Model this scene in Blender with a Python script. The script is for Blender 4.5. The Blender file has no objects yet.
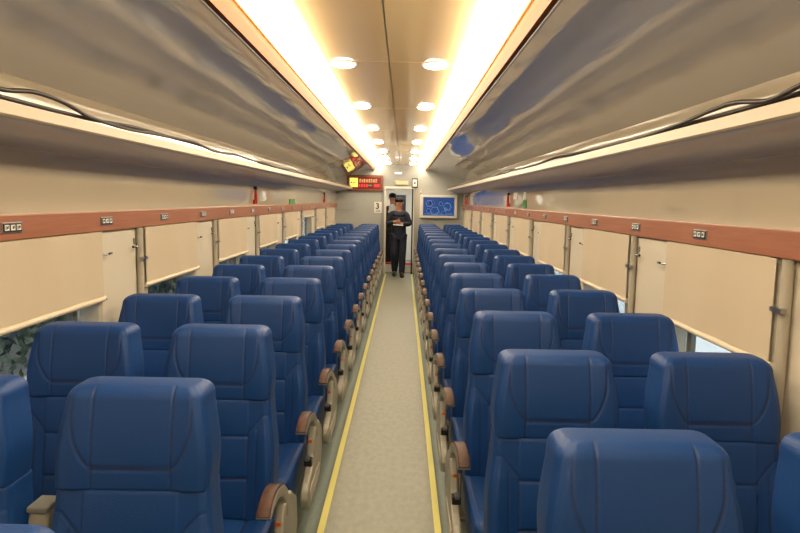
import bpy, math, random
from mathutils import Matrix, Vector
random.seed(7)
PI = math.pi
SC = bpy.context.scene
COL = SC.collection

# ------------------------------------------------------------------ helpers
class MB:
    """collects vertices and faces, links them as ONE mesh object"""
    def __init__(s): s.v = []; s.f = []; s.m = []
    def add(s, vs, fs, mi=0):
        o = len(s.v); s.v += [tuple(p) for p in vs]
        s.f += [tuple(i + o for i in f) for f in fs]; s.m += [mi] * len(fs); return s
    def box(s, x0, x1, y0, y1, z0, z1, mi=0):
        x0, x1 = sorted((x0, x1)); y0, y1 = sorted((y0, y1)); z0, z1 = sorted((z0, z1))
        v = [(x, y, z) for z in (z0, z1) for y in (y0, y1) for x in (x0, x1)]
        return s.add(v, [(0,2,3,1),(4,5,7,6),(0,1,5,4),(1,3,7,5),(3,2,6,7),(2,0,4,6)], mi)
    def loft(s, loops, cap=True, closed=True, mi=0):
        n = len(loops[0]); vs = [p for l in loops for p in l]; fs = []
        for k in range(len(loops) - 1):
            for i in range(n if closed else n - 1):
                j = (i + 1) % n
                fs.append((k*n+i, k*n+j, (k+1)*n+j, (k+1)*n+i))
        if cap:
            fs.append(tuple(range(n))[::-1]); fs.append(tuple((len(loops)-1)*n + i for i in range(n)))
        return s.add(vs, fs, mi)
    def prism_x(s, poly, x0, x1, mi=0):
        return s.loft([[(x0, y, z) for y, z in poly], [(x1, y, z) for y, z in poly]], mi=mi)
    def prism_y(s, poly, y0, y1, mi=0):
        return s.loft([[(x, y0, z) for x, z in poly], [(x, y1, z) for x, z in poly]], mi=mi)
    def tube(s, pts, r, n=8, mi=0):
        pts = [Vector(p) for p in pts]; loops = []
        for i, p in enumerate(pts):
            t = (pts[min(i+1, len(pts)-1)] - pts[max(i-1, 0)]).normalized()
            up = Vector((0,0,1)) if abs(t.z) < .9 else Vector((1,0,0))
            a = t.cross(up).normalized(); b = a.cross(t)
            rr = r[i] if isinstance(r, (list, tuple)) else r
            loops.append([tuple(p + a*rr*math.cos(2*PI*k/n) + b*rr*math.sin(2*PI*k/n)) for k in range(n)])
        return s.loft(loops, mi=mi)
    def cyl(s, c, axis, r, h, n=20, mi=0):
        c = Vector(c); d = Vector(axis).normalized() * h
        return s.tube([c, c + d], r, n, mi)
    def build(s, name, mats, parent=None, smooth=False, bevel=0, seg=2):
        me = bpy.data.meshes.new(name); me.from_pydata(s.v, [], s.f)
        if not isinstance(mats, (list, tuple)): mats = [mats]
        for m in mats: me.materials.append(m)
        for p, mi in zip(me.polygons, s.m): p.material_index = mi
        bm_fix(me)
        if smooth: me.polygons.foreach_set('use_smooth', [True]*len(me.polygons))
        me.update()
        o = bpy.data.objects.new(name, me); COL.objects.link(o)
        if parent: o.parent = parent
        if smooth == 'auto': auto(o)
        if bevel:
            b = o.modifiers.new('bevel', 'BEVEL'); b.width = bevel; b.segments = seg; b.limit_method = 'ANGLE'
            b.harden_normals = False
        return o
def bm_fix(me):
    import bmesh
    bm = bmesh.new(); bm.from_mesh(me); bmesh.ops.recalc_face_normals(bm, faces=bm.faces); bm.to_mesh(me); bm.free()
def auto(o, ang=.6):
    import bmesh
    bm = bmesh.new(); bm.from_mesh(o.data)
    for e in bm.edges:
        if len(e.link_faces) == 2 and e.calc_face_angle(0) > ang: e.smooth = False
    bm.to_mesh(o.data); bm.free()
def tag(o, label, cat, group=None):
    o['label'] = label; o['category'] = cat
    if group: o['group'] = group
    return o
def struct(o): o['kind'] = 'structure'; return o
def empty(name, loc=(0,0,0), rz=0):
    o = bpy.data.objects.new(name, None); COL.objects.link(o); o.location = loc; o.rotation_euler = (0,0,rz)
    o.empty_display_size = .1; return o
KIDS = {}
def copy_tree(o, parent=None):
    c = o.copy(); COL.objects.link(c)
    if parent: c.parent = parent
    for ch in list(o.children): copy_tree(ch, c)
    return c
ORD = ['nearest','second','third','fourth','fifth','sixth','seventh','eighth','ninth','tenth','eleventh','twelfth',
       'thirteenth','fourteenth','fifteenth','sixteenth','seventeenth','eighteenth']
def oth(i): return ORD[i]
def smooth(a, b, x):
    t = min(1, max(0, (x-a)/(b-a))); return t*t*(3-2*t)

# ------------------------------------------------------------------ materials
def srgb(r, g, b):
    f = lambda c: (c/255/12.92) if c/255 <= .04045 else ((c/255+.055)/1.055)**2.4
    return (f(r), f(g), f(b), 1)
def mat(name, col, rough=.5, metal=0, spec=.5, coat=0, emis=None, estr=0, bump=None, vary=None, trans=0, ior=None, alpha=None, tint=None):
    m = bpy.data.materials.new(name); m.use_nodes = True
    nt = m.node_tree; b = nt.nodes['Principled BSDF']
    b.inputs['Base Color'].default_value = col; b.inputs['Roughness'].default_value = rough
    b.inputs['Metallic'].default_value = metal; b.inputs['Specular IOR Level'].default_value = spec
    b.inputs['Coat Weight'].default_value = coat; b.inputs['Coat Roughness'].default_value = .03
    if ior: b.inputs['IOR'].default_value = ior
    if trans: b.inputs['Transmission Weight'].default_value = trans
    if emis: b.inputs['Emission Color'].default_value = emis; b.inputs['Emission Strength'].default_value = estr
    tc = nt.nodes.new('ShaderNodeTexCoord')
    def noise(scale, stretch, detail=3):
        mp = nt.nodes.new('ShaderNodeMapping'); mp.inputs['Scale'].default_value = stretch
        nt.links.new(tc.outputs['Object'], mp.inputs['Vector'])
        n = nt.nodes.new('ShaderNodeTexNoise'); n.inputs['Scale'].default_value = scale; n.inputs['Detail'].default_value = detail
        nt.links.new(mp.outputs[0], n.inputs['Vector']); return n
    if bump:
        sc, st, amt = bump[:3]; n = noise(sc, st, bump[3] if len(bump) > 3 else 3)
        bp = nt.nodes.new('ShaderNodeBump'); bp.inputs['Strength'].default_value = 1; bp.inputs['Distance'].default_value = amt
        nt.links.new(n.outputs['Fac'], bp.inputs['Height']); nt.links.new(bp.outputs[0], b.inputs['Normal'])
        if coat: nt.links.new(bp.outputs[0], b.inputs['Coat Normal'])
    if vary:
        sc, st, col2 = vary[:3]; n = noise(sc, st, 5)
        cr = nt.nodes.new('ShaderNodeValToRGB'); cr.color_ramp.elements[0].position = .35; cr.color_ramp.elements[1].position = .65
        cr.color_ramp.elements[0].color = col; cr.color_ramp.elements[1].color = col2
        nt.links.new(n.outputs['Fac'], cr.inputs['Fac']); nt.links.new(cr.outputs[0], b.inputs['Base Color'])
    return m
def emit(name, col, s):
    return mat(name, (0.02,0.02,0.02,1), .6, emis=col, estr=s)
one = (1,1,1)
M = {}
M['leather'] = mat('blue_leather', srgb(18,62,122), .48, spec=.35, bump=(260, one, .0006), vary=(2.2, one, srgb(16,56,112)))
M['seam_shade'] = mat('painted_seam_shade', srgb(12,42,90), .6)  # crease shade of the leather seams, painted as a darker blue
M['piping'] = mat('blue_piping', srgb(38,92,156), .4)
M['grey_cast'] = mat('grey_cast_plastic', srgb(140,137,124), .38, vary=(6, one, srgb(132,129,117)))
M['grey_dark'] = mat('dark_grey_plastic', srgb(112,112,104), .45)
M['burl'] = mat('burl_wood', srgb(82,44,22), .45, spec=.4, vary=(45, (1,.4,1), srgb(44,22,12)))
M['black'] = mat('black_plastic', srgb(22,22,24), .35)
M['amber'] = mat('orange_reflector', srgb(190,90,30), .3)
M['metal'] = mat('satin_metal', srgb(150,150,150), .3, metal=.9)
M['chrome'] = mat('chrome', srgb(200,200,200), .15, metal=1)
M['wall'] = mat('cream_wall', srgb(214,204,184), .45, vary=(1.3, (1,1,.4), srgb(208,198,178)))
M['wall_gloss'] = mat('glossy_cream_panel', srgb(206,194,170), .06, spec=.6, coat=.35, bump=(2.2, (1,.35,1), .0035, 1))
M['white'] = mat('white_panel', srgb(222,218,206), .4)
M['pier'] = mat('pale_pier_panel', srgb(206,198,180), .4)
M['shade'] = mat('cream_blind_fabric', srgb(196,182,158), .75, vary=(3, (1,1,.3), srgb(193,178,154)), bump=(500, one, .0003))
M['hem'] = mat('cream_hem_bar', srgb(214,200,176), .45)
M['rail'] = mat('red_brown_wood', srgb(160,104,78), .38, vary=(14, (1,.35,9), srgb(150,94,70)))
M['sill'] = mat('brown_sill', srgb(138,92,62), .45)
M['frame'] = mat('grey_beige_frame', srgb(176,168,150), .4)
M['ceil_side'] = mat('glossy_grey_ceiling', srgb(224,224,230), .05, spec=.6, coat=.3, bump=(1.9, (1.2,.5,1), .007, 1))
M['ceil_mid'] = mat('glossy_cream_ceiling', srgb(250,216,164), .12, spec=.5, coat=.25, bump=(2.4, (.8,.5,1), .002, 1))
M['cove'] = mat('warm_wood_cove', srgb(108,62,28), .65, spec=.12)
M['gold'] = mat('gold_trim', srgb(190,150,70), .2, metal=.8)
M['lilac'] = mat('lilac_grey_metal', srgb(170,169,178), .22, spec=.5, bump=(1.8, (1,.3,1), .003, 1))
M['fascia'] = mat('cream_rack_edge', srgb(176,158,130), .35)
M['cable'] = mat('black_cable', srgb(48,38,30), .4)
M['led'] = emit('led_strip', (1,.84,.6,1), 14)
M['lamp'] = emit('downlight_lens', (1,.93,.8,1), 22)
M['lampring'] = mat('downlight_ring', srgb(240,225,195), .3)
M['floor'] = mat('floor_vinyl', srgb(104,117,110), .42, vary=(60, one, srgb(94,106,100)))
M['aisle'] = mat('aisle_vinyl', srgb(140,142,130), .5, vary=(30, (1,.6,1), srgb(128,131,121)))
M['yellow'] = mat('yellow_strip', srgb(226,220,130), .45)
M['endwall'] = mat('end_wall_panel', srgb(178,179,174), .25, spec=.5)
M['lilacwall'] = mat('grey_lintel', srgb(150,152,150), .3)
M['red'] = mat('red_plastic', srgb(200,40,30), .35)
M['green'] = mat('green_plastic', srgb(60,150,70), .45)
M['paper'] = mat('white_paper', srgb(235,235,230), .7)
M['navy'] = mat('navy_cloth', srgb(26,32,50), .8)
M['darkcloth'] = mat('black_cloth', srgb(24,24,28), .85)
M['skin'] = mat('skin', srgb(176,124,96), .5)
M['hair'] = mat('black_hair', srgb(18,15,14), .6)
M['shoe'] = mat('black_shoe', srgb(14,14,16), .3)
M['shirt'] = mat('white_shirt', srgb(206,204,200), .8)
M['brown_frame'] = mat('brown_sign_frame', srgb(122,70,48), .4)
M['leaf'] = mat('shrub_leaf', srgb(34,48,28), .7, vary=(6, one, srgb(96,104,80)))
M['ground'] = mat('ballast', srgb(80,78,72), .9, vary=(8, one, srgb(100,96,88)))
M['platform'] = mat('platform_concrete', srgb(226,226,224), .8)
M['outwall'] = mat('station_wall', srgb(225,224,220), .8)
g = bpy.data.materials.new('window_glass'); g.use_nodes = True; M['glass'] = g
gn = g.node_tree.nodes; gl = g.node_tree.links
for n in list(gn): gn.remove(n)
out = gn.new('ShaderNodeOutputMaterial'); mx = gn.new('ShaderNodeMixShader'); tr = gn.new('ShaderNodeBsdfTransparent'); gs = gn.new('ShaderNodeBsdfGlossy')
gs.inputs['Roughness'].default_value = .02; lw = gn.new('ShaderNodeLayerWeight'); fr = gn.new('ShaderNodeMath'); fr.operation = 'POWER'; fr.inputs[1].default_value = 4; gl.new(lw.outputs['Facing'], fr.inputs[0])
tr.inputs['Color'].default_value = (.62,.66,.68,1)
gl.new(fr.outputs[0], mx.inputs[0]); gl.new(tr.outputs[0], mx.inputs[1]); gl.new(gs.outputs[0], mx.inputs[2]); gl.new(mx.outputs[0], out.inputs['Surface'])
# screen picture: blue field with pale rings
s = bpy.data.materials.new('blue_screen'); s.use_nodes = True; M['screen'] = s
nt = s.node_tree; b = nt.nodes['Principled BSDF']; b.inputs['Base Color'].default_value = (.01,.01,.02,1); b.inputs['Roughness'].default_value = .15
tc = nt.nodes.new('ShaderNodeTexCoord'); vo = nt.nodes.new('ShaderNodeTexVoronoi'); vo.inputs['Scale'].default_value = 6
nt.links.new(tc.outputs['Object'], vo.inputs['Vector'])
cr = nt.nodes.new('ShaderNodeValToRGB'); e = cr.color_ramp.elements
e[0].position = 0; e[0].color = srgb(16,40,120); e[1].position = 1; e[1].color = srgb(20,60,140)
for p, c in ((.34, srgb(26,66,160)), (.40, srgb(120,170,225)), (.46, srgb(30,80,170)), (.6, srgb(40,110,190))):
    q = e.new(p); q.color = c
nt.links.new(vo.outputs['Distance'], cr.inputs['Fac']); nt.links.new(cr.outputs[0], b.inputs['Emission Color']); b.inputs['Emission Strength'].default_value = .33

# ------------------------------------------------------------------ measures
W = 1.345            # half width between side walls
YB, YE = -1.6, 13.1  # back and end of the saloon
PER = 1.33; WIN0 = 2.01
HEADZ = 1.09; PITCH = .712

# ------------------------------------------------------------------ shell
struct(MB().box(-W-.08, W+.08, YB, 16.5, -.06, 0).build('floor', M['floor']))
struct(MB().box(-.262, .262, YB, YE+.05, 0, .003).build('floor', M['aisle']))
n_trim = [0]
def trim(mb, m, **k):
    n_trim[0] += 1
    return struct(mb.build('trim_%d' % n_trim[0], m, **k))
for s in (-1, 1):
    trim(MB().box(s*.262, s*.294, YB, YE, 0, .006), M['yellow'])
    side = 'left' if s < 0 else 'right'
    wl = MB()
    wl.box(s*W, s*(W+.08), YB, YE, 0, .80)
    wl.box(s*W, s*(W+.08), YB, YE, 1.385, 2.4)
    edges = [YB]
    for k in range(0, 8):
        edges += [WIN0 + PER*k + .035, WIN0 + PER*k + .86 - .035]
    edges.append(YE)
    for i in range(0, len(edges), 2):
        wl.box(s*W, s*(W+.08), edges[i], edges[i+1], .80, 1.385)
    struct(wl.build('wall_' + side, M['wall']))
    # glossy panel above the rail, bulging gently into the rack underside
    up = MB()
    prof = [(s*(W-.004), 1.49), (s*(W-.010), 1.56), (s*(W-.010), 1.63), (s*(W-.02), 1.70), (s*(W-.05), 1.735), (s*(W-.05), 1.76), (s*(W+.01), 1.76), (s*(W+.01), 1.49)]
    up.prism_y(prof, YB, YE)
    trim(up, M['wall_gloss'], smooth='auto')
    # back wall band seen above the rack
    trim(MB().box(s*(W-.012), s*(W+.01), YB, YE, 1.76, 2.02), M['wall_gloss'])
    # wooden dado rail below it, and the sill strip under the windows
    trim(MB().box(s*(W-.028), s*(W+.01), YB, YE, 1.402, 1.494), M['rail'], bevel=.004)
    trim(MB().box(s*(W-.018), s*(W+.01), YB, YE, .765, .798), M['sill'], bevel=.003)
    struct(MB().box(s*(W-.012), s*(W+.01), YB, YE, 0, .09).build('baseboard_' + side, M['grey_dark']))
    # sloping glossy side ceiling with its lip along the cove
    pts = []
    kk = lambda x: smooth(.60, .70, x)
    NP = 60; dx_ = (W+.005-.548)/NP; tot = sum(kk(.548+dx_*(i+.5)) for i in range(NP)); z = 2.190
    for i in range(NP+1):
        x = .548 + dx_*i
        if i % 3 == 0: pts.append((s*x, z))
        z -= .200*kk(x+dx_/2)/tot
    cs = MB(); a = pts + [(x, z+.03) for x, z in pts[::-1]]
    cs.prism_y(a, YB, YE)
    struct(cs.build('ceiling', M['ceil_side'], smooth='auto'))
    trim(MB().box(s*.550, s*.562, YB, YE, 2.178, 2.20), M['lilac'], bevel=.003)
    # wood fascia rising to the light trough, two gold rims
    trim(MB().prism_y([(s*.530, 2.182), (s*.522, 2.254), (s*.540, 2.254), (s*.550, 2.182)], YB, YE), M['cove'])
    g_ = MB()
    g_.box(s*.512, s*.528, YB, YE, 2.255, 2.262); g_.box(s*.500, s*.506, YB, YE, 2.268, 2.275)
    trim(g_, M['gold'])
    trim(MB().box(s*.40, s*.56, YB, YE, 2.335, 2.345), M['ceil_mid'])
    trim(MB().box(s*.535, s*.55, YB, YE, 2.26, 2.345), M['ceil_mid'])
# middle ceiling with cross and length seams
cm = MB()
seams = [YB, 1.35, 3.35, 5.0, 6.6, 8.2, 9.75, YE]
for a, b in zip(seams[:-1], seams[1:]):
    cm.box(-.395, -.0035, a+.004, b-.004, 2.29, 2.31); cm.box(.0035, .395, a+.004, b-.004, 2.29, 2.31)
struct(cm.build('ceiling', M['ceil_mid']))
struct(MB().box(-.40, .40, YB, YE, 2.305, 2.345).build('ceiling', M['frame']))
# light strips: separate lengths of lamp in each trough
for s in (-1, 1):
    sd = 'left' if s < 0 else 'right'
    L = (YE - YB)/10
    for i in range(10):
        y0 = YB + L*i
        t_ = empty('strip_light', (s*.428, y0 + L/2, 2.262))
        MB().box(-.050, .050, -L/2+.012, L/2-.012, -.040, .020).build('diffuser', M['led'], t_)
        MB().box(-.045, .045, -L/2+.002, L/2-.002, .020, .028).build('housing', M['lampring'], t_)
        tag(t_, 'glowing warm white strip light in the %s ceiling trough, %s length in the picture' % (sd, oth(i-2)) if i > 1 else 'warm white strip light in the %s ceiling trough, %s the camera' % (sd, ('behind', 'over')[i]), 'light', 'strip lights in the ceiling troughs')

# ceiling downlights
def downlight():
    r = empty('downlight')
    MB().cyl((0,0,0), (0,0,-1), .072, .006, 32).build('trim_ring', M['lampring'], r, smooth='auto')
    m = MB(); lo = []
    for a, h in ((.062, -.006), (.058, -.012), (.04, -.018), (.015, -.021)):
        lo.append([(a*math.cos(2*PI*k/32), a*math.sin(2*PI*k/32), h) for k in range(32)])
    m.loft(lo); m.build('lens', M['lamp'], r, smooth='auto'); return r
dl = downlight(); first = True
for s in (-1, 1):
    for k in range(9):
        y = .40 + 1.5*k
        o = dl if first else copy_tree(dl); first = False
        o.location = (s*.245, y, 2.29)
        sd = 'left' if s < 0 else 'right'
        tag(o, 'round white ceiling downlight in the %s row, %s of those in the picture' % (sd, oth(k-2)) if k > 1 else ('round white ceiling downlight, %s row, above the top edge of the picture' % sd if k else 'round white ceiling downlight, %s row, right over the camera' % sd), 'downlight', 'ceiling downlights')

# end wall with doorway
DX = .285; DZ = 1.815
ew = MB(); ew.box(-W-.08, -.395, YE, YE+.1, 0, 2.4); ew.box(DX+.09, W+.08, YE, YE+.1, 0, 2.4)
struct(ew.build('wall_end', M['endwall']))
struct(MB().box(-.395, DX+.09, YE+.01, YE+.1, DZ+.03, 2.4).build('wall_lintel', M['lilacwall']))
trim(MB().box(-.395, -.325, YE+.005, YE+.12, 0, DZ+.03), M['lilacwall'])
trim(MB().box(DX+.02, DX+.09, YE+.005, YE+.12, 0, DZ+.03), M['frame'])
trim(MB().box(-.325, DX+.02, YE-.01, YE+.1, DZ-.01, DZ+.035), M['white'])
trim(MB().box(-.325, -.285, YE-.008, YE+.1, 0, DZ), M['white'])
trim(MB().box(DX-.03, DX, YE-.008, YE+.1, 0, DZ), M['black'])
# back closure behind the camera
struct(MB().box(-W-.08, W+.08, YB-.1, YB, 0, 2.4).build('wall_back', M['wall']))
# outer skin closes the roof so no sky leaks
struct(MB().box(-W-.1, W+.1, YB-.1, 16.6, 2.4, 2.45).build('ceiling', M['wall']))
# vestibule and gangway beyond the door
vb = MB(); vb.box(-.62, -.56, YE+.1, 16.4, 0, 2.3); struct(vb.build('wall_vestibule', M['white']))
struct(MB().box(.56, .62, YE+.1, 16.4, 0, 2.3).build('wall_vestibule', M['white']))
struct(MB().box(-.62, .62, YE+.1, 16.4, 2.02, 2.08).build('ceiling', M['white']))
ds = empty('door_1', (0, 16.3, 0)); struct(ds)
MB().box(-.56, -.24, 0, .06, 0, 2.02).box(.24, .56, 0, .06, 0, 2.02).box(-.24, .24, 0, .06, 1.85, 2.02).build('door_frame', M['white'], ds)
MB().box(-.24, .24, .02, .05, 0, 1.85).build('door_panel', M['white'], ds)
MB().box(-.14, .14, .0, .02, 1.05, 1.7).build('door_window', M['black'], ds)
MB().box(.17, .2, -.03, .02, .95, 1.1).build('door_handle', M['chrome'], ds)
t_ = empty('vestibule_lamp', (0, 14.6, 2.02))
MB().box(-.2, .2, -.4, .4, -.03, 0).build('housing', M['white'], t_); MB().box(-.17, .17, -.37, .37, -.04, -.03).build('diffuser', emit('vestibule_diffuser', (1,.98,.95,1), 30), t_)
tag(t_, 'flat white lamp on the ceiling of the vestibule beyond the doorway', 'light')

# ------------------------------------------------------------------ windows, blinds, piers
frame_me = None
def rrect(y0, y1, z0, z1, r, n=6):
    p = []
    for cy, cz, a0 in ((y1-r, z1-r, 0), (y0+r, z1-r, 90), (y0+r, z0+r, 180), (y1-r, z0+r, 270)):
        for i in range(n+1):
            a = math.radians(a0 + 90*i/n); p.append((cy + r*math.cos(a), cz + r*math.sin(a)))
    return p
wi = 0
for s in (-1, 1):
    sd = 'left' if s < 0 else 'right'
    hemz = 1.088 if s < 0 else 1.045
    for k in range(0, 8):
        y0 = WIN0 + PER*k; y1 = y0 + .86
        wi += 1
        w = empty('window_%d' % wi, (s*W, (y0+y1)/2, .80)); struct(w)
        hy = (y1-y0)/2
        # raised rounded frame round the opening
        o_ = rrect(-hy-.012, hy+.002, -.012, .60, .085); i_ = rrect(-hy+.05, hy-.04, .04, .55, .06)
        f = MB(); xs = (-s*.026, s*.004)
        lo = [[(xs[1], y, z) for y, z in o_], [(xs[0], y, z) for y, z in o_], [(xs[0], y, z) for y, z in i_], [(xs[1]+s*.07, y, z) for y, z in i_]]
        f.loft(lo, cap=False); f.build('window_frame', M['frame'], w, smooth='auto')
        MB().box(s*.055, s*.062, -hy+.03, hy-.03, .02, .57).build('window_pane', M['glass'], w)
        MB().box(s*.03, s*.052, hy-.16, hy-.12, .03, .57).build('mullion', M['grey_dark'], w)
        # vertical clamp post on the near side of each blind
        p = MB(); pp = []
        for i in range(9): a = PI/2*i/8; pp.append((-s*.022, -hy-.03 + .06*(1-math.cos(a)), .065 - .06*math.sin(a)))
        pts = [(-s*.022, -hy-.03, .60), (-s*.022, -hy-.03, .3)] + pp
        p.tube(pts, .018, 12); p.build('guide_post', M['frame'], w, smooth='auto')
        MB().box(-s*.035, -s*.055, -hy-.062, -hy-.0, .43, .445).build('clasp', M['metal'], w)
        # roller blind
        b = empty('roller_blind', (s*(W-.036), (y0+y1)/2, 1.40))
        raised = (s < 0 and k == 5)
        drop = (1.40 - hemz) if not raised else .09
        m = MB(); vs = []; fs = []; NY, NZ = 14, 6
        for j in range(NZ+1):
            for i in range(NY+1):
                y = -hy+.008 + (2*hy-.016)*i/NY; z = -drop*j/NZ
                vs.append((s*.002*math.sin(i*1.3)*(j/NZ) , y, z))
        for off in (0, -s*.0025):
            m.add([(x+off, y, z) for x, y, z in vs], [(j*(NY+1)+i, j*(NY+1)+i+1, (j+1)*(NY+1)+i+1, (j+1)*(NY+1)+i) for j in range(NZ) for i in range(NY)])
        m.build('blind_fabric', M['shade'], b, smooth=True)
        hb = MB(); hb.tube([(-s*.001, -hy-.004, -drop), (-s*.001, hy+.004, -drop)], .0125, 12)
        hb.build('hem_bar', M['hem'], b, smooth='auto')
        for e_ in (-1, 1): MB().cyl((-s*.012, e_*(hy-.006), -drop), (-s, 0, 0), .004, .003, 10).build('screw', M['grey_dark'], b)
        if raised: lb = 'cream roller blind pulled up, leaving the far window on the left bare'
        else: lb = 'cream roller blind drawn down over the %s window on the %s wall' % (oth(k), sd)
        tag(b, lb, 'blind', 'roller blinds')
        # white pier panel with two latch hooks
        if k < 7:
            pc = (y1 + y0 + PER)/2
            pn = empty('pier_panel', (s*W, pc, 0)); hp = (PER-.86)/2 - .045
            MB().box(-s*.010, 0, -hp-.04, hp-.01, .80, 1.392).build('panel', M['pier'], pn, bevel=.003)
            tag(pn, 'white wall panel between the blinds on the %s wall, %s pier from the camera' % (sd, oth(k)), 'wall panel', 'pier panels between windows')
            for q, yy in enumerate((-hp-.03, hp-.03)):
                h = empty('wall_latch', (s*(W-.010), pc+yy, 1.295))
                zz = 0 if q == 0 else .012
                MB().box(-s*.004, 0, -.010, .012, .012+zz, .040+zz).build('back_plate', M['grey_dark'], h)
                d_ = 1 if q == 0 else -1
                m = MB(); m.tube([(-s*.004, 0, .012+zz), (-s*.02, 0, .0+zz), (-s*.026, .012*d_, -.004+zz), (-s*.026, .052*d_, -.002+zz)], [.004,.004,.004,.0045], 8)
                m.build('arm', M['chrome'], h, smooth=True)
                MB().tube([(-s*.026, .050*d_, -.002+zz), (-s*.026, .072*d_, -.001+zz)], .006, 8).build('grip', M['black'], h)
                tag(h, 'small chrome latch, %s side of %s white pier, %s wall' % ('near' if q == 0 else 'far', oth(k), sd), 'latch', 'wall latches')

# ------------------------------------------------------------------ luggage racks + cables
for s in (-1, 1):
    sd = 'left' if s < 0 else 'right'
    r = empty('luggage_rack', (s*W, 0, 1.75))
    m = MB()
    m.prism_y([(-s*.345+0, .032), (-s*.33, .022), (-s*.2, .0), (-s*.08, -.012), (-s*.045, -.018), (-s*.045, .0), (-s*.2, .02), (-s*.335, .045)], YB, YE-.06)
    m.build('shelf', M['lilac'], r, smooth='auto')
    MB().prism_y([(-s*.347, .030), (-s*.353, .036), (-s*.350, .070), (-s*.340, .072), (-s*.338, .034)], YB, YE-.06).build('front_edge', M['fascia'], r)
    MB().box(-s*.335, -s*.17, YB, YE-.06, .047, .050).build('reflection_liner', M['shade'], r)  # unseen from below, added to mirror as beige gaps in the side ceiling
    for i in range(22):
        y = .1 + .6*i
        m = MB(); m.prism_y([(-s*.338, .048), (-s*.338, .058), (-s*.06, .035), (-s*.06, .02)], y-.035, y+.035)
        m.build('bracket', M['grey_dark'], r)  # unseen ribs, shaped to mirror as dark pillars in the side ceiling
    tag(r, 'long grey luggage rack with cream front edge along the %s wall' % sd, 'luggage rack')
    rnd = random.Random(3+s)
    for c in range(2):
        pts = []; y = .6
        if s < 0 and c == 0: key = [(1.0,1.845),(1.72,1.850),(1.86,1.868),(2.02,1.862),(2.19,1.838),(2.5,1.832),(2.8,1.842)]
        elif s > 0 and c == 0: key = [(1.0,1.86),(1.46,1.850),(1.6,1.834),(1.75,1.852),(1.85,1.853),(2.1,1.838),(2.4,1.830)]
        else: key = [(1.0,1.832+.004*c),(2.2,1.832+.003*c)]
        y = key[-1][0]
        while y < YE - .3:
            y += rnd.uniform(.28,.5); key.append((y, rnd.uniform(1.828,1.850)))
        # catmull-rom through the keys
        for i in range(len(key)-1):
            p0 = key[max(i-1,0)]; p1 = key[i]; p2 = key[i+1]; p3 = key[min(i+2,len(key)-1)]
            for j in range(6):
                t = j/6
                z = .5*((2*p1[1])+(-p0[1]+p2[1])*t+(2*p0[1]-5*p1[1]+4*p2[1]-p3[1])*t*t+(-p0[1]+3*p1[1]-3*p2[1]+p3[1])*t**3)
                yy = p1[0] + (p2[0]-p1[0])*t
                pts.append((s*(1.005 + .016*c + .004*math.sin(yy*3+c*2)), yy, z))
        m = MB(); m.tube(pts, .0068, 8)
        nm = ['thick black cable waving highest along the %s luggage rack edge', 'black cable lying straight along the front of the %s luggage rack', ''][c]
        tag(m.build('cable', M['cable'], smooth=True), nm % sd, 'cable', 'cables along the %s luggage rack' % sd)

# ------------------------------------------------------------------ pictogram plates on the rails
def plate():
    r = empty('pictogram_plate')
    MB().box(0, .004, -.058, .058, -.020, .020).build('plate_frame', M['metal'], r, bevel=.003)
    MB().box(.004, .006, -.052, .052, -.015, .015).build('plate_face', M['black'], r)
    m = MB()
    for i, y in enumerate((-.034, 0, .034)):
        m.box(.006, .007, y-.012, y+.012, -.009, .011)
        m.box(.007, .0075, y-.003, y+.003, -.004, .006, 1)
        if i != 1: m.box(.007, .0075, y-.009, y-.006, -.006, .008, 1)
        m.box(.007, .0075, y+.005, y+.008, -.002, .008, 1)
    m.build('pictograms', [M['paper'], M['black']], r); return r
pl = plate(); first = True
for s in (-1, 1):
    for k in range(2, 17):
        y = (.884 + PITCH*k - .09) if s < 0 else (1.276 + PITCH*k - .13)
        o = pl if first else copy_tree(pl); first = False
        o.location = (s*(W-.028), y, 1.448); o.rotation_euler = (0, 0, 0 if s < 0 else PI)
        tag(o, 'small dark pictogram plate on the %s brown wall rail, %s from the camera' % ('left' if s < 0 else 'right', oth(k-2)), 'sign plate', 'pictogram plates on the rails')

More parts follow.
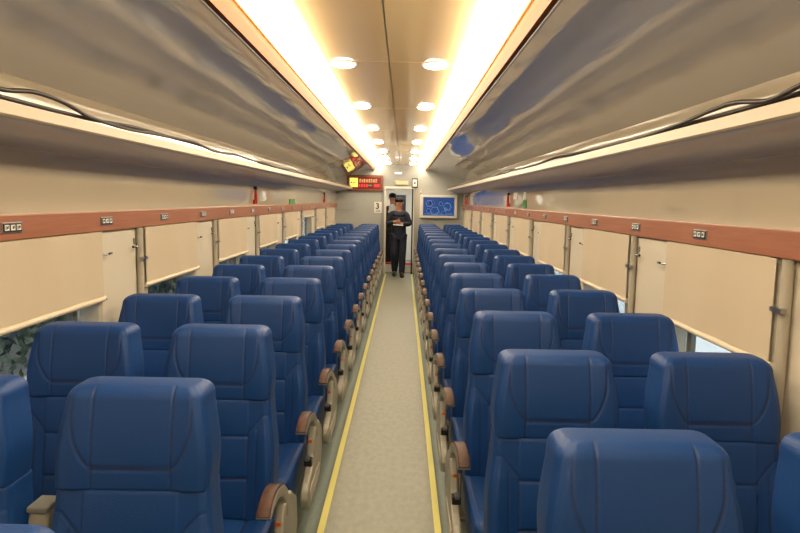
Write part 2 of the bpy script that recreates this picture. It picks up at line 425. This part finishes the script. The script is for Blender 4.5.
# ------------------------------------------------------------------ seats
def ends(e, R):
    """inset of an outline at distance e from its end, corner radius R"""
    if e >= R: return 0
    return R - math.sqrt(max(0, R*R - (R-e)**2))
def body(z0, z1, wf, t0, R0, R1, Rt0, Rt1, disp, rc=.026, NF=116, dz=.0042, place=None, ridge=.0022):
    zs = []
    n = int((z1-z0)/dz)
    base = [z0 + (z1-z0)*i/n for i in range(n+1)]
    for m_, a in ((1, z0), (-1, z1)):
        R = max(Rt0 if m_ > 0 else Rt1, .01)
        base += [a + m_*R*(1-math.cos(PI/2*j/8))*.6 for j in range(0, 8)]
    base = sorted(set(round(b, 5) for b in base)); zs = []
    for b in base:
        if not zs or b - zs[-1] > .0007: zs.append(b)
    loops = []; SF = {}
    for zi, z in enumerate(zs):
        w = wf(z) - ends(z-z0, R0) - ends(z1-z, R1)
        ti = ends(z-z0, Rt0) + ends(z1-z, Rt1)
        t = max(t0 - ti, .004); r = min(rc, t*.95)
        L = []
        for i in range(NF+1):
            x = -(w-r) + 2*(w-r)*i/NF; SEAM[0] = 0; L.append((x, -t + disp(x, z, w))); SF[zi, i] = SEAM[0]
        def dd(x): return disp(x, z, w)
        for i in range(1, 11):
            a = PI/2*i/10; k = ridge if i == 5 else (-.001 if i in (3, 7) and ridge else 0)
            fall = math.cos(a)
            x = (w-r) + (r+k)*math.sin(a); L.append((x, -t + r - (r+k)*math.cos(a) + dd(w-r)*fall))
        for i in range(1, 4): L.append((w, -t + r + (2*t-2*r)*i/4))
        for i in range(0, 7):
            a = PI/2*i/6; L.append(((w-r) + r*math.cos(a), t - r + r*math.sin(a)))
        for i in range(1, 12): L.append(((w-r) - 2*(w-r)*i/12, t))
        for i in range(0, 7):
            a = PI/2*i/6; L.append((-(w-r) - r*math.sin(a), t - r + r*math.cos(a)))
        for i in range(1, 4): L.append((-w, t - r - (2*t-2*r)*i/4))
        for i in range(0, 10):
            a = PI/2*(10-i)/10; j = 10-i; k = ridge if j == 5 else (-.001 if j in (3, 7) and ridge else 0)
            L.append((-(w-r) - (r+k)*math.sin(a), -t + r - (r+k)*math.cos(a) + dd(-(w-r))*math.cos(a)))
        loops.append([place(x, y, z) for x, y in L])
    m = MB(); m.loft(loops); nl = len(loops[0])
    for (zi, i), q in SF.items():
        if i < NF and zi < len(loops)-1 and (q + SF[zi, i+1] + SF[zi+1, i] + SF[zi+1, i+1])/4 > .52: m.m[zi*nl + i] = 1  # seam faces get the painted crease shade
    return m
def lean(z): return -.115*(1-min(1, (z-.37)/(HEADZ-.37)))      # the back tips away towards its top
HB = .838
G = .0030; SG = .0028; SEAM = [0]
def gr(d, s=SG, g=G):
    q = math.exp(-(d/s)**2); SEAM[0] = max(SEAM[0], q*min(1, g/G)); return g*q
def head_disp(x, z, w):
    ax = abs(x); e = 0
    e += gr(ax-.100)
    t = (z-(HB+.055))/(HEADZ-.012-(HB+.055))
    if 0 <= t <= 1:
        xs = .100 + .050*math.sin(PI/2*min(1,t*1.5))**.7
        sl = 0 if t > .66 else .35*(1-t)
        e += gr((ax-xs)/(1+2*sl))
    if ax < .105: e += gr(z-(HB+.052)) + .6*gr(z-(HB+.060))
    t2 = (z-HB)/(HEADZ-HB)
    bulge = -.010*math.sin(PI*min(1,max(0,t2)))**.8                 # cushion swell
    bulge += -.006*smooth(.09, .15, ax)
    return e + bulge
def back_disp(x, z, w):
    ax = abs(x); e = 0; top = HB+.004
    if z < top-.125: e += gr(ax-.118)
    if top-.125 <= z <= top-.035:
        xs = .118 + .075*(z-(top-.125))/.09; e += gr((ax-xs)*.77)
    if ax < .118:
        for q in (.135, .285, .43): e += gr(z-(top-q), .004, .004)
    if z < top-.10 and ax > .118: e += .6*gr(ax-.152)
    xw = .118 + .075*max(0, (z-(top-.125))/.09)
    b = -.016*smooth(xw, xw+.075, ax)*(1-smooth(top-.22, top, z))
    b += -.004*abs(math.sin(PI*(top-z-.135)/.148))*(ax < .118)
    return e + b
def head_w(z): return .193 + .004*math.sin(PI*min(1, max(0, (z-HB)/(.2)))) - .018*smooth(HEADZ-.20, HEADZ, z)
def back_w(z): return .194 + .020*smooth(.62, .84, .62+.84-z)
P_head = lambda x, y, z: (x, y + .062 + lean(z) + .004, z)
P_back = lambda x, y, z: (x, y + .070 + lean(z), z)
def cush_disp(x, a, w):
    ax = abs(x)
    e = gr(ax-.118) + (.5*gr(ax-.126) if ax > .118 else 0) + gr(a+.30 if False else a-.36, .004, .003)*(ax < .118)
    return e - .010*smooth(.12, .17, ax) - .006*math.cos(min(PI/2, abs(x)/.118*PI/2))
# the cushion runs along a (0 at the rear, .47 at the front edge)
P_cush = lambda x, y, a: (x, -.05-a, .338 - y - .010*math.sin(a*3) + .045*a)
me_parts = {}
hd = body(HB, HEADZ, head_w, .060, .004, .034, .005, .030, head_disp, place=P_head)
bk = body(.345, HB+.006, back_w, .062, .03, .012, .03, .016, back_disp, place=P_back)
cu = body(0, .49, lambda a: .222, .072, .02, .045, .02, .055, cush_disp, place=P_cush, dz=.006, NF=90)

def rloop(c, ax, up, w, h, r, n=4):
    out = []
    for sx, sz, a0 in ((1,1,0),(-1,1,90),(-1,-1,180),(1,-1,270)):
        for i in range(n+1):
            a = math.radians(a0+90*i/n)
            out.append(tuple(c + ax*(sx*(w-r)+r*math.cos(a)) + up*(sz*(h-r)+r*math.sin(a))))
    return out
def sweep(pts, w, h, r):
    m = MB(); lo = []; P = [Vector(p) for p in pts]
    for i, p in enumerate(P):
        t = (P[min(i+1,len(P)-1)] - P[max(i-1,0)]).normalized(); ax = Vector((1,0,0)); up = ax.cross(t).normalized()
        if up.z < 0 and abs(up.z) > .01: up = -up
        lo.append(rloop(p, ax, up, w if not isinstance(w, list) else w[i], h if not isinstance(h, list) else h[i], r))
    return m.loft(lo)
def make_seat(side, kind):
    """side: +1 when the aisle is on the seat's +x side; kind 'aisle' or 'window'"""
    root = empty('train_seat')
    def share(key, mb, name, m, **k):
        if key in me_parts:
            o = bpy.data.objects.new(name, me_parts[key]); COL.objects.link(o); o.parent = root
        else:
            o = mb().build(name, m, root, **k); me_parts[key] = o.data
        return o
    share('h', lambda: hd, 'headrest', [M['leather'], M['seam_shade']], smooth=True)
    share('b', lambda: bk, 'backrest', [M['leather'], M['seam_shade']], smooth=True)
    share('c', lambda: cu, 'seat_cushion', [M['leather'], M['seam_shade']], smooth=True)
    share('f', lambda: MB().box(-.2, .2, -.46, -.06, .225, .27).box(-.19, -.15, -.05, .09, .24, .6).box(.15, .19, -.05, .09, .24, .6), 'seat_frame', M['grey_dark'])
    for lx in (-.17, .17):
        k = 'l' + str(lx)
        share(k, lambda: MB().prism_x([(-.40, .012), (-.36, .012), (-.28, .225), (-.34, .225)], lx-.018, lx+.018).prism_x([(-.10,.012),(-.14,.012),(-.22,.225),(-.16,.225)], lx-.018, lx+.018).box(lx-.02, lx+.02, -.42, -.08, 0, .014), 'leg', M['grey_dark'])
    if kind == 'aisle':
        s = side
        x0 = s*.252
        # curved arm: near tip hangs over, far end sweeps down and outwards to the side panel
        path = [(x0-s*.004,-.375,.568),(x0-s*.003,-.362,.582),(x0-s*.002,-.34,.594),(x0,-.31,.602),(x0+s*.002,-.28,.604),(x0+s*.005,-.25,.600),(x0+s*.009,-.222,.588),(x0+s*.013,-.205,.568),(x0+s*.017,-.197,.54),(x0+s*.02,-.197,.50)]
        arm = sweep(path, .024, [.007,.012,.015,.017,.018,.019,.021,.024,.026,.026], .006).build('armrest', M['grey_cast'], root, smooth='auto')
        cap = [(p[0], p[1]-(.006 if i == 0 else 0), p[2]+(.008,.012,.014,.015,.016,.016,.015,.012)[i]) for i, p in enumerate(path[0:8])]
        sweep(cap, .0215, [.006,.008,.009,.009,.009,.009,.008,.003], .004).build('wood_cap', M['burl'], arm, smooth='auto')
        xp0, xp1 = s*.258, s*.292
        prof = [(-.02,.47),(-.12,.54),(-.19,.555),(-.235,.545),(-.262,.50),(-.285,.445),(-.31,.405),(-.36,.385),(-.42,.372),(-.455,.35),(-.47,.318),(-.462,.285),(-.435,.262),(-.39,.252),(-.28,.25),(-.14,.262),(-.05,.30),(-.015,.36)]
        sp = MB().prism_x(prof, xp0, xp1).build('side_panel', M['grey_cast'], root, bevel=.009, seg=3)
        MB().prism_x(rrect(-.42, -.12, .285, .345, .029), xp1-s*.002, xp1+s*.004).build('relief', M['frame'], sp, bevel=.002)
        MB().box(s*.25, s*.286, -.325, -.285, .400, .432).build('recline_button_box', M['black'], sp, bevel=.004)
        MB().box(s*.258, s*.275, -.342, -.30, .432, .442).build('recline_button', M['metal'], sp)
        MB().cyl((s*.270, -.262, .49), (0,-1,0), .010, .006, 14).build('reflector', M['amber'], sp)
        # folded-up arm between this seat and the window seat
        xc = -s*.256
        cpth = [(xc,.015,.43),(xc,.02,.58),(xc,.028,.68),(xc,.032,.735),(xc,.035,.762)]
        lo = MB()
        Ls = []
        for (x,y,z), hw, hd_ in zip(cpth, (.024,.025,.027,.027,.025), (.03,.032,.034,.034,.028)):
            Ls.append(rloop(Vector((x,y,z)), Vector((1,0,0)), Vector((0,1,0)), hw, hd_, .009))
        ca = lo.loft(Ls).build('folded_armrest', M['grey_cast'], root, smooth='auto')
        MB().box(xc-.027, xc+.027, -.004, .068, .756, .772).build('end_cap', M['grey_dark'], ca, bevel=.004)
        MB().cyl((xc, .0, .705), (0,-1,0), .009, .006, 16).build('screw', M['grey_dark'], ca)
    return root
protos = {('L','aisle'): make_seat(1,'aisle'), ('L','window'): make_seat(1,'window'), ('R','aisle'): make_seat(-1,'aisle'), ('R','window'): make_seat(-1,'window')}
used = set()
DET = {('L',1,'aisle'): 'whole headrest seen front-on at bottom left', ('L',2,'aisle'): 'curved wood-capped armrest showing at bottom left',
       ('R',0,'aisle'): 'cut off by the bottom of the picture', ('R',1,'aisle'): 'standing up behind the nearest right headrest'}
for S in 'LR':
    for k in range(17):
        for kd, off in (('aisle', .581), ('window', 1.083)):
            if S == 'L' and k == 0 and kd == 'window': continue
            y = (.884 if S == 'L' else 1.276) + PITCH*k - (.130 if S == 'L' and k == 0 else .088)
            p = protos[(S, kd)]
            o = p if (S, kd) not in used else copy_tree(p); used.add((S, kd))
            o.location = ((-1 if S == 'L' else 1)*off, y, 0)
            o.rotation_euler = (0, 0, 0)
            sd = 'left' if S == 'L' else 'right'
            lab = 'blue leather train seat %s, %s block, %s row from the camera' % ('on the aisle' if kd == 'aisle' else 'by the window', sd, oth(k))
            if k == 0 and S == 'L': lab = 'blue leather train seat showing only its top corner at the bottom left edge'
            if k == 0 and S == 'R' and kd == 'aisle': lab = 'blue leather train seat with its headrest largest, cut by the bottom edge'
            if k == 1 and S == 'L' and kd == 'window': lab = 'blue leather train seat half cut off by the left edge of the picture'
            tag(o, lab, 'seat', 'blue train seats')

# ------------------------------------------------------------------ fittings on the end wall
YF = YE - .002
# display sign
sg = empty('display_sign', (-.735, YE, 1.91))
MB().box(-.375, .375, -.05, 0, -.168, .168).build('casing', M['brown_frame'], sg, bevel=.008)
MB().box(-.33, .335, -.054, -.05, -.118, .118).build('display_face', mat('dark_red_face', srgb(90,14,10), .2, emis=srgb(120,10,8), estr=.5), sg)
MB().box(-.315, -.145, -.058, -.054, -.085, .105).build('yellow_panel', mat('yellow_lit', srgb(220,210,90), .5, emis=srgb(245,232,110), estr=.75), sg)
m = MB(); m.box(-.295, -.265, -.06, -.058, -.005, .025); m.box(-.25, -.19, -.06, -.058, .0, .012); m.box(-.25,-.21,-.06,-.058,-.03,-.018)
m.build('yellow_panel_marks', M['black'], sg)
m = MB(); x = -.11
for w_ in (.028,.034,.02,.036,.026,.03,.034,.03):
    m.box(x, x+.009, -.058, -.054, .01, .085); m.box(x+w_-.009, x+w_, -.058, -.054, .01, .085)
    m.box(x, x+w_, -.058, -.054, .04 if w_ > .03 else .07, .055 if w_ > .03 else .085); x += w_ + .018
m.build('amber_characters', emit('amber_led', srgb(255,190,120), .9), sg)
m = MB(); x = -.12
for w_ in (.03,.04,.03,.05): m.box(x, x+w_, -.058, -.054, -.085, -.02); x += w_ + .012
m.box(.19, .31, -.058, -.054, -.085, -.02); m.build('red_characters', emit('red_led', srgb(240,40,40), .9), sg)
MB().box(.075, .15, -.058, -.054, -.06, -.035).build('green_characters', emit('green_led', srgb(60,170,90), .8), sg)
tag(sg, 'red lit display sign in a brown casing with yellow square, end wall left of doorway', 'sign')
# tv
tv = empty('wall_monitor', (.816, YE, 1.446))
MB().box(-.39, .39, -.10, 0, -.242, .242).build('monitor_frame', M['white'], tv, bevel=.012)
MB().box(-.325, .325, -.106, -.10, -.185, .192).build('screen', M['screen'], tv)
m = MB()
for cx, cz, rr in ((-.20,.06,.07),(-.08,-.09,.09),(.18,.0,.08)):
    n = 6
    pts = [(cx+rr*math.cos(2*PI*i/n), -.108, cz+rr*math.sin(2*PI*i/n)) for i in range(n+1)]
    m.tube(pts, .006, 6)
m.build('hexagon_graphics', emit('pale_cyan', srgb(120,170,225), .5), tv)
MB().box(-.30,.30,-.107,-.106,-.165,-.150).build('screen_caption_band', emit('cyan_band', srgb(80,140,210), .5), tv)
tag(tv, 'wall monitor showing a blue hexagon picture, end wall right of the doorway', 'monitor')
# car number plate
np_ = empty('number_plate', (-.455, YE, 1.41))
MB().box(-.085, .085, -.012, 0, -.12, .12).build('plate_frame', M['frame'], np_)
MB().box(-.078, .078, -.014, -.012, -.112, .112).build('plate_face', M['paper'], np_)
fc = bpy.data.curves.new('numeral', 'FONT'); fc.body = '3'; fc.size = .17; fc.extrude = .001; fc.align_x = 'CENTER'; fc.align_y = 'CENTER'; fc.offset = .004
tf = bpy.data.objects.new('numeral_text', fc); COL.objects.link(tf); bpy.context.view_layer.update(); me_t = bpy.data.meshes.new_from_object(tf); bpy.data.objects.remove(tf); ft = bpy.data.objects.new('numeral', me_t); me_t.materials.clear(); me_t.materials.append(M['black']); COL.objects.link(ft); ft.parent = np_; ft.location = (-.01, -.016, .02); ft.rotation_euler = (PI/2, 0, 0)
MB().box(-.05, .05, -.015, -.014, -.09, -.075).box(-.03,.05,-.015,-.014,-.065,-.055).build('small_print', M['grey_dark'], np_)
tag(np_, 'white plate with the black numeral 3 beside the doorway', 'sign')
hp_ = empty('wall_notice_panel', (-1.16, YE, 1.425))
MB().box(-.17, .19, -.02, 0, -.08, .08).build('panel', M['endwall'], hp_, bevel=.003)
m = MB(); m.box(-.172,.192,-.024,-.02,-.083,-.075).box(.184,.192,-.024,-.02,-.083,.083).build('panel_edge', M['lilacwall'], hp_)
tag(hp_, 'blank white rectangular panel low on the left of the end wall', 'panel')
lp = empty('door_lamp', (.035, YE, 1.925))
MB().box(-.15, .15, -.02, 0, -.05, .055).build('housing', M['frame'], lp, bevel=.006)
MB().box(-.12, .13, -.045, -.02, -.032, .034).build('diffuser', emit('door_lamp_lens', srgb(255,215,150), .9), lp, bevel=.008)
tag(lp, 'small warm oblong lamp above the end doorway', 'lamp')
sl = empty('spot_lamp', (-.04, YE, 2.125))
MB().box(-.075, .075, -.04, 0, -.018, .02).build('housing', M['white'], sl)
MB().box(-.065, .065, -.045, -.04, -.014, .014).build('diffuser', emit('spot_lens', (1,1,1,1), 2), sl)
tag(sl, 'tiny white lamp high over the doorway just under the ceiling', 'lamp')
fs_ = empty('framed_notice', (.31, YE, 1.925))
MB().box(-.062, .062, -.02, 0, -.10, .10).build('frame', M['black'], fs_)
MB().box(-.045, .045, -.022, -.02, -.07, .075).build('sheet', M['paper'], fs_)
MB().box(-.018,.018,-.023,-.022,-.015,.02).build('symbol', M['navy'], fs_)
tag(fs_, 'small framed notice with dark border at upper right of the doorway', 'notice')
hk = MB(); hk.tube([(.44, YE-.002, 1.80),(.44, YE-.03, 1.80),(.44, YE-.04, 1.72),(.44,YE-.03,1.60)], .010, 8)
tag(hk.build('wall_hook', M['chrome'], smooth=True), 'slim pale hook and strap on the end wall right of the doorway', 'hook')

# ------------------------------------------------------------------ hammers, papers, stickers on the glossy side panels
def hammer(s, y, lab):
    r = empty('emergency_hammer', (s*(W-.012), y, 1.60))
    MB().box(0, -s*.02, -.03, .03, -.09, -.05).build('bracket', M['red'], r)
    MB().tube([(-s*.02, 0, -.09), (-s*.02, 0, .05)], [.016,.013], 10).build('handle', M['red'], r)
    MB().tube([(-s*.02, -.04, .06), (-s*.02, .04, .06)], .016, 10).build('hammer_head', M['black'], r)
    tag(r, lab, 'emergency hammer', 'emergency hammers')
hammer(-1, 5.9, 'red emergency hammer with black head on the left wall, nearer of the two there')
hammer(-1, 11.0, 'red emergency hammer far down the left wall near the end')
hammer(1, 7.35, 'red emergency hammer on the right wall beside a white notice')
hammer(1, 12.4, 'small red emergency hammer far down the right wall near the monitor')
tag(MB().box(W-.012, W-.016, 6.85, 7.08, 1.60, 1.70).build('paper_notice', M['paper']), 'white paper notice on the right wall between hammer and green card', 'notice')
gc = empty('green_card', (W-.012, 6.42, 1.51)); MB().box(0, -.006, -.09, .09, 0, .08).build('card_base', M['green'], gc); MB().box(0, -.004, -.06, .06, .08, .2).build('card_top', M['paper'], gc)
tag(gc, 'green and white card standing on the right wall rail', 'card')
tag(MB().box(-W+.012, -W+.018, 7.75, 8.1, 1.496, 1.56).build('green_sign', M['green']), 'little green sign standing on the far part of the left rail', 'sign')

# ------------------------------------------------------------------ people
def skin(name, verts, edges, radii, m, parent, levels=2):
    me = bpy.data.meshes.new(name); me.from_pydata(verts, edges, []); me.materials.append(m)
    o = bpy.data.objects.new(name, me); COL.objects.link(o); o.parent = parent
    md = o.modifiers.new('skin', 'SKIN'); md.use_smooth_shade = True
    for i, sv in enumerate(me.skin_vertices[0].data):
        r = radii[i]; sv.radius = (r, r) if not isinstance(r, tuple) else r
        sv.use_root = (i == 0)
    sb = o.modifiers.new('sub', 'SUBSURF'); sb.levels = levels; sb.render_levels = levels
    return o
def ellip(c, r, n=16, k=10, z0=-1, z1=1):
    lo = []
    for j in range(k+1):
        t = math.asin(z0) + (math.asin(z1)-math.asin(z0))*j/k
        cr = max(math.cos(t), .02); lo.append([(c[0]+r[0]*cr*math.cos(2*PI*i/n), c[1]+r[1]*cr*math.sin(2*PI*i/n), c[2]+r[2]*math.sin(t)) for i in range(n)])
    return lo
def person(loc, H, joints, top_m, leg_m, lab, cap=True, mask=False, shirt=False, hold=False):
    k = H/1.68; r = empty('person', loc)
    J = {n: tuple(c*k for c in p) for n, p in joints.items()}
    order = ['pelvis','belly','chest','neck','head0','head1','shL','elL','wrL','shR','elR','wrR','hipL','knL','anL','toL','hipR','knR','anR','toR','haL','haR']
    E = [('pelvis','belly'),('belly','chest'),('chest','neck'),('neck','head0'),('head0','head1'),('chest','shL'),('shL','elL'),('elL','wrL'),('wrL','haL'),
         ('chest','shR'),('shR','elR'),('elR','wrR'),('wrR','haR'),('pelvis','hipL'),('hipL','knL'),('knL','anL'),('anL','toL'),('pelvis','hipR'),('hipR','knR'),('knR','anR'),('anR','toR')]
    R = dict(pelvis=(.115,.085),belly=(.105,.08),chest=(.09,.07),neck=.05,head0=(.075,.085),head1=(.078,.09),shL=.04,shR=.04,elL=.042,elR=.042,wrL=.028,wrR=.028,haL=(.036,.02),haR=(.036,.02),
             hipL=.075,hipR=.075,knL=.058,knR=.058,anL=.04,anR=.04,toL=(.04,.03),toR=(.04,.03))
    def sc(v, f=1): return tuple(q*k*f for q in v) if isinstance(v, tuple) else v*k*f
    bodyo = skin('body', [J[n] for n in order], [(order.index(a), order.index(b)) for a, b in E], [sc(R[n]) for n in order], M['skin'], r)
    # uniform: tunic with sleeves, trousers
    J['collar'] = (J['neck'][0], J['neck'][1]+.01, J['shL'][2]+.01)
    o1 = ['belly','pelvis','chest','shL','elL','wrL','shR','elR','wrR','neck','collar']
    E1 = [('pelvis','belly'),('belly','chest'),('chest','collar'),('collar','shL'),('shL','elL'),('elL','wrL'),('collar','shR'),('shR','elR'),('elR','wrR'),('collar','neck')]
    R1 = {n: sc(R.get(n,.1), 1.25) for n in o1}; R1['neck'] = .062*k; R1['collar'] = sc((.085,.075)); R1['shL'] = R1['shR'] = .07*k; R1['elL'] = R1['elR'] = .058*k; R1['pelvis'] = sc((.175,.145)); R1['belly'] = sc((.17,.13)); R1['chest'] = sc((.175,.135)); R1['wrL'] = R1['wrR'] = .045*k
    P1 = {n: J[n] for n in o1}; P1['neck'] = tuple(J['neck'][i]*.8 + J['chest'][i]*.2 for i in range(3)); P1['pelvis'] = (J['pelvis'][0], J['pelvis'][1], J['pelvis'][2]-.13*k)
    skin('jacket', [P1[n] for n in o1], [(o1.index(a), o1.index(b)) for a, b in E1], [R1[n] for n in o1], top_m, r)
    o2 = ['pelvis','hipL','knL','anL','hipR','knR','anR']
    E2 = [('pelvis','hipL'),('hipL','knL'),('knL','anL'),('pelvis','hipR'),('hipR','knR'),('knR','anR')]
    R2 = dict(pelvis=sc((.13,.11)), hipL=.105*k, hipR=.105*k, knL=.085*k, knR=.085*k, anL=.065*k, anR=.065*k)
    skin('trousers', [(J[n][0], J[n][1], J[n][2] - (.05*k if n[:2] == 'an' else 0)) for n in o2], [(o2.index(a), o2.index(b)) for a, b in E2], [R2[n] for n in o2], leg_m, r)
    for a, t in (('anL','toL'),('anR','toR')):
        A = Vector(J[a]); T = Vector(J[t]); d = (T-A); d.z = 0; d.normalize()
        base = Vector((A.x, A.y, T.z - .03*k)); 
        m = MB(); pts = [base - d*.05*k + Vector((0,0,.045*k)), base + Vector((0,0,.05*k)), base + d*.09*k + Vector((0,0,.04*k)), base + d*.17*k + Vector((0,0,.03*k)), base + d*.205*k+Vector((0,0,.025*k))]
        m.tube(pts, [.035*k,.048*k,.046*k,.04*k,.015*k], 12); m.build('shoe', M['shoe'], r, smooth=True)
    h = Vector(J['head0'])*.5 + Vector(J['head1'])*.5
    # face: nose, ears, eyes, mouth, hair
    m = MB(); m.tube([h+Vector((0,-.088,.018))*k, h+Vector((0,-.112,-.012))*k, h+Vector((0,-.09,-.022))*k], [.006*k,.013*k,.008*k], 8); m.build('nose', M['skin'], r, smooth=True)
    for sx in (-1, 1):
        MB().loft(ellip(h+Vector((sx*.03,-.086,.02))*k, (.011*k,.006*k,.006*k), 10, 6)).build('eye', M['black'], r, smooth=True)
        MB().loft(ellip(h+Vector((sx*.082,0,.0))*k, (.01*k,.018*k,.03*k), 10, 6)).build('ear', M['skin'], r, smooth=True)
    if mask:
        MB().loft(ellip(h+Vector((0,-.035,-.04))*k, (.068*k,.068*k,.045*k), 16, 8)).build('face_mask', M['black'] if not shirt else M['darkcloth'], r, smooth=True)
    else:
        MB().loft(ellip(h+Vector((0,-.088,-.05))*k, (.022*k,.005*k,.005*k), 10, 6)).build('mouth', M['red'], r, smooth=True)
    MB().loft(ellip(h+Vector((0,.016,.035))*k, (.088*k,.096*k,.085*k), 18, 10, -.25, 1)).build('hair', M['hair'], r, smooth=True)
    if cap:
        cp = MB().loft(ellip(h+Vector((0,0,.055))*k, (.098*k,.112*k,.068*k), 18, 8, -.2, 1)).build('cap', top_m, r, smooth=True)
        MB().loft([[tuple(h+Vector((x,-.09-y,.052))*k) for x, y in ((-.075,0),(-.05,.05),(0,.068),(.05,.05),(.075,0))],[tuple(h+Vector((x,-.09-y,.060))*k) for x, y in ((-.075,0),(-.05,.05),(0,.068),(.05,.05),(.075,0))]]).build('cap_peak', M['black'], cp)
    # fingers on each hand, curled towards the waist
    for hd_, wr, sx in (('haL','wrL',1),('haR','wrR',-1)):
        a = Vector(J[hd_]); d = (a-Vector(J[wr])).normalized(); side_ = Vector((0,0,1)); m = MB()
        for i in range(4):
            o_ = side_*(.024-.016*i)*k; ln = (.052,.062,.058,.045)[i]*k
            m.tube([a+o_, a+o_+d*ln*.55+Vector((0,-.006,0)), a+o_+d*ln+Vector((0,.010,-.006))], [.009*k,.0085*k,.006*k], 6)
        m.tube([a-d*.02*k+Vector((0,-.01,.02))*k, a+d*.01*k+Vector((0,-.02,.045))*k, a+d*.035*k+Vector((0,-.015,.05))*k], [.010*k,.009*k,.007*k], 6)
        m.build('fingers', M['skin'], r, smooth=True)
    if shirt:
        MB().loft(ellip(tuple(Vector(J['chest'])+Vector((0,-.055,-.02))*k), (.10*k,.085*k,.18*k), 16, 10)).build('shirt', M['shirt'], r, smooth=True)
    return r, J
JA = dict(pelvis=(0,0,.90), belly=(0,.0,1.05), chest=(0,.0,1.27), neck=(0,-.005,1.42), head0=(0,-.015,1.51), head1=(0,-.015,1.59),
          shL=(.165,0,1.325), elL=(.235,-.03,1.10), wrL=(.07,-.20,1.12), haL=(.0,-.215,1.125), shR=(-.165,0,1.325), elR=(-.235,-.03,1.10), wrR=(-.09,-.19,1.16), haR=(-.02,-.205,1.17),
          hipL=(.09,0,.84), knL=(.085,-.05,.48), anL=(.08,-.06,.09), toL=(.085,-.17,.035), hipR=(-.09,0,.84), knR=(-.085,-.07,.49), anR=(-.075,.14,.13), toR=(-.08,.04,.04))
pa, J = person((-.01, 12.68, 0), 1.64, JA, M['navy'], M['navy'], '', cap=True, mask=False)
tag(pa, 'person in dark navy uniform and cap walking up the aisle, hands together at the waist', 'person')
nb = empty('white_card', (-.02, 12.42, 1.075))
MB().box(-.10, .10, -.006, .0, -.012, .010).build('sheet', M['paper'], nb); nb.rotation_euler = (0, .05, 0)
tag(nb, 'white paper held at the waist by the person in navy uniform', 'paper')
JB = dict(JA); JB['elR'] = (-.23,.0,1.10); JB['wrR'] = (-.24,-.06,.88); JB['haR'] = (-.24,-.07,.82); JB['elL'] = (.23,.0,1.10); JB['wrL'] = (.24,-.06,.88); JB['haL'] = (.24,-.07,.82)
JB['anR'] = (-.085,0,.09); JB['toR'] = (-.09,-.11,.035); JB['knR'] = (-.088,-.02,.48)
pb, J = person((-.16, 13.75, 0), 1.74, JB, M['darkcloth'], M['darkcloth'], '', cap=False, mask=False, shirt=True)
tag(pb, 'person in black jacket over a white shirt standing behind the one in navy', 'person')
for sx, lb in ((-.245, 'left'), (.22, 'right')):
    bx_ = empty('floor_box', (sx, 13.55, 0))
    MB().box(-.09, .09, -.1, .1, 0, .17).build('box_body', M['white'], bx_, bevel=.01)
    MB().box(-.095, .095, -.105, .105, .17, .205).build('lid', M['red'], bx_, bevel=.006)
    tag(bx_, 'low white box with red lid on the vestibule floor, %s of the people' % lb, 'box', 'boxes on the vestibule floor')

# ------------------------------------------------------------------ outside
gr_ = MB().box(-30, -1.6, -10, 30, -1.1, -1.0).box(1.55, 2.2, -10, 30, -1.1, -1.0).build('ground', M['ground']); struct(gr_)
struct(MB().box(2.0, 9, -10, 30, -1.0, -.12).build('ground_platform', M['platform']))
struct(MB().box(6.0, 6.3, -10, 30, -.12, 4).build('wall_station', M['outwall']))
rnd = random.Random(5)
for i in range(5):
    y = 4.4 + 1.6*i; sh = empty('shrub', (-3.6 + rnd.uniform(-.3,.3), y, -1.0))
    m = MB()
    for q in range(900):
        th = rnd.uniform(0, 2*PI); ph = rnd.uniform(0, PI); rr = rnd.uniform(.6, 1)
        c = Vector((.75*rr*math.sin(ph)*math.cos(th), .72*rr*math.sin(ph)*math.sin(th), .75+.75*rr*math.cos(ph)))
        a = Vector((rnd.uniform(-1,1), rnd.uniform(-1,1), rnd.uniform(-1,1))).normalized()*.06; b_ = a.cross(Vector((rnd.uniform(-1,1), rnd.uniform(-1,1), .3))).normalized()*.03
        m.add([c-a, c+b_, c+a, c-b_], [(0,1,2,3)])
    m.build('foliage', M['leaf'], sh)
    MB().tube([(0,0,0),(.02,0,.5),(-.03,.02,1.0)], [.04,.03,.02], 8).build('stem', M['sill'], sh)
    tag(sh, 'green leafy shrub outside the left windows, %s from the camera' % oth(i), 'shrub', 'shrubs outside the left windows')
struct(MB().box(-7, -6.6, -10, 30, -1, 3).build('wall_outside', mat('dark_outside_wall', srgb(60,62,66), .9)))

wd = bpy.data.worlds.new('world'); SC.world = wd; wd.use_nodes = True
bgn = wd.node_tree.nodes['Background']; bgn.inputs['Color'].default_value = (.95,.98,1,1); bgn.inputs['Strength'].default_value = 3.2

# ------------------------------------------------------------------ camera and view
cd = bpy.data.cameras.new('camera'); cam = bpy.data.objects.new('camera', cd); COL.objects.link(cam); SC.camera = cam
cd.sensor_width = 36; cd.lens = 36*620/800; cd.clip_start = .05
R = Matrix.Rotation(2.9/620, 4, 'Z') @ Matrix.Rotation(PI/2 - math.atan(66.5/620), 4, 'X') @ Matrix.Rotation(.0165, 4, 'Z')
cam.matrix_world = Matrix.Translation((.09, 0, 1.57)) @ R
SC.view_settings.view_transform = 'Standard'; SC.view_settings.look = 'None'; SC.view_settings.gamma = 1; SC.view_settings.exposure = .38
SC.view_settings.use_curve_mapping = False
SC.cycles.use_denoising = True
SC.cycles.max_bounces = 8; SC.cycles.diffuse_bounces = 4; SC.cycles.glossy_bounces = 5; SC.cycles.sample_clamp_indirect = 6
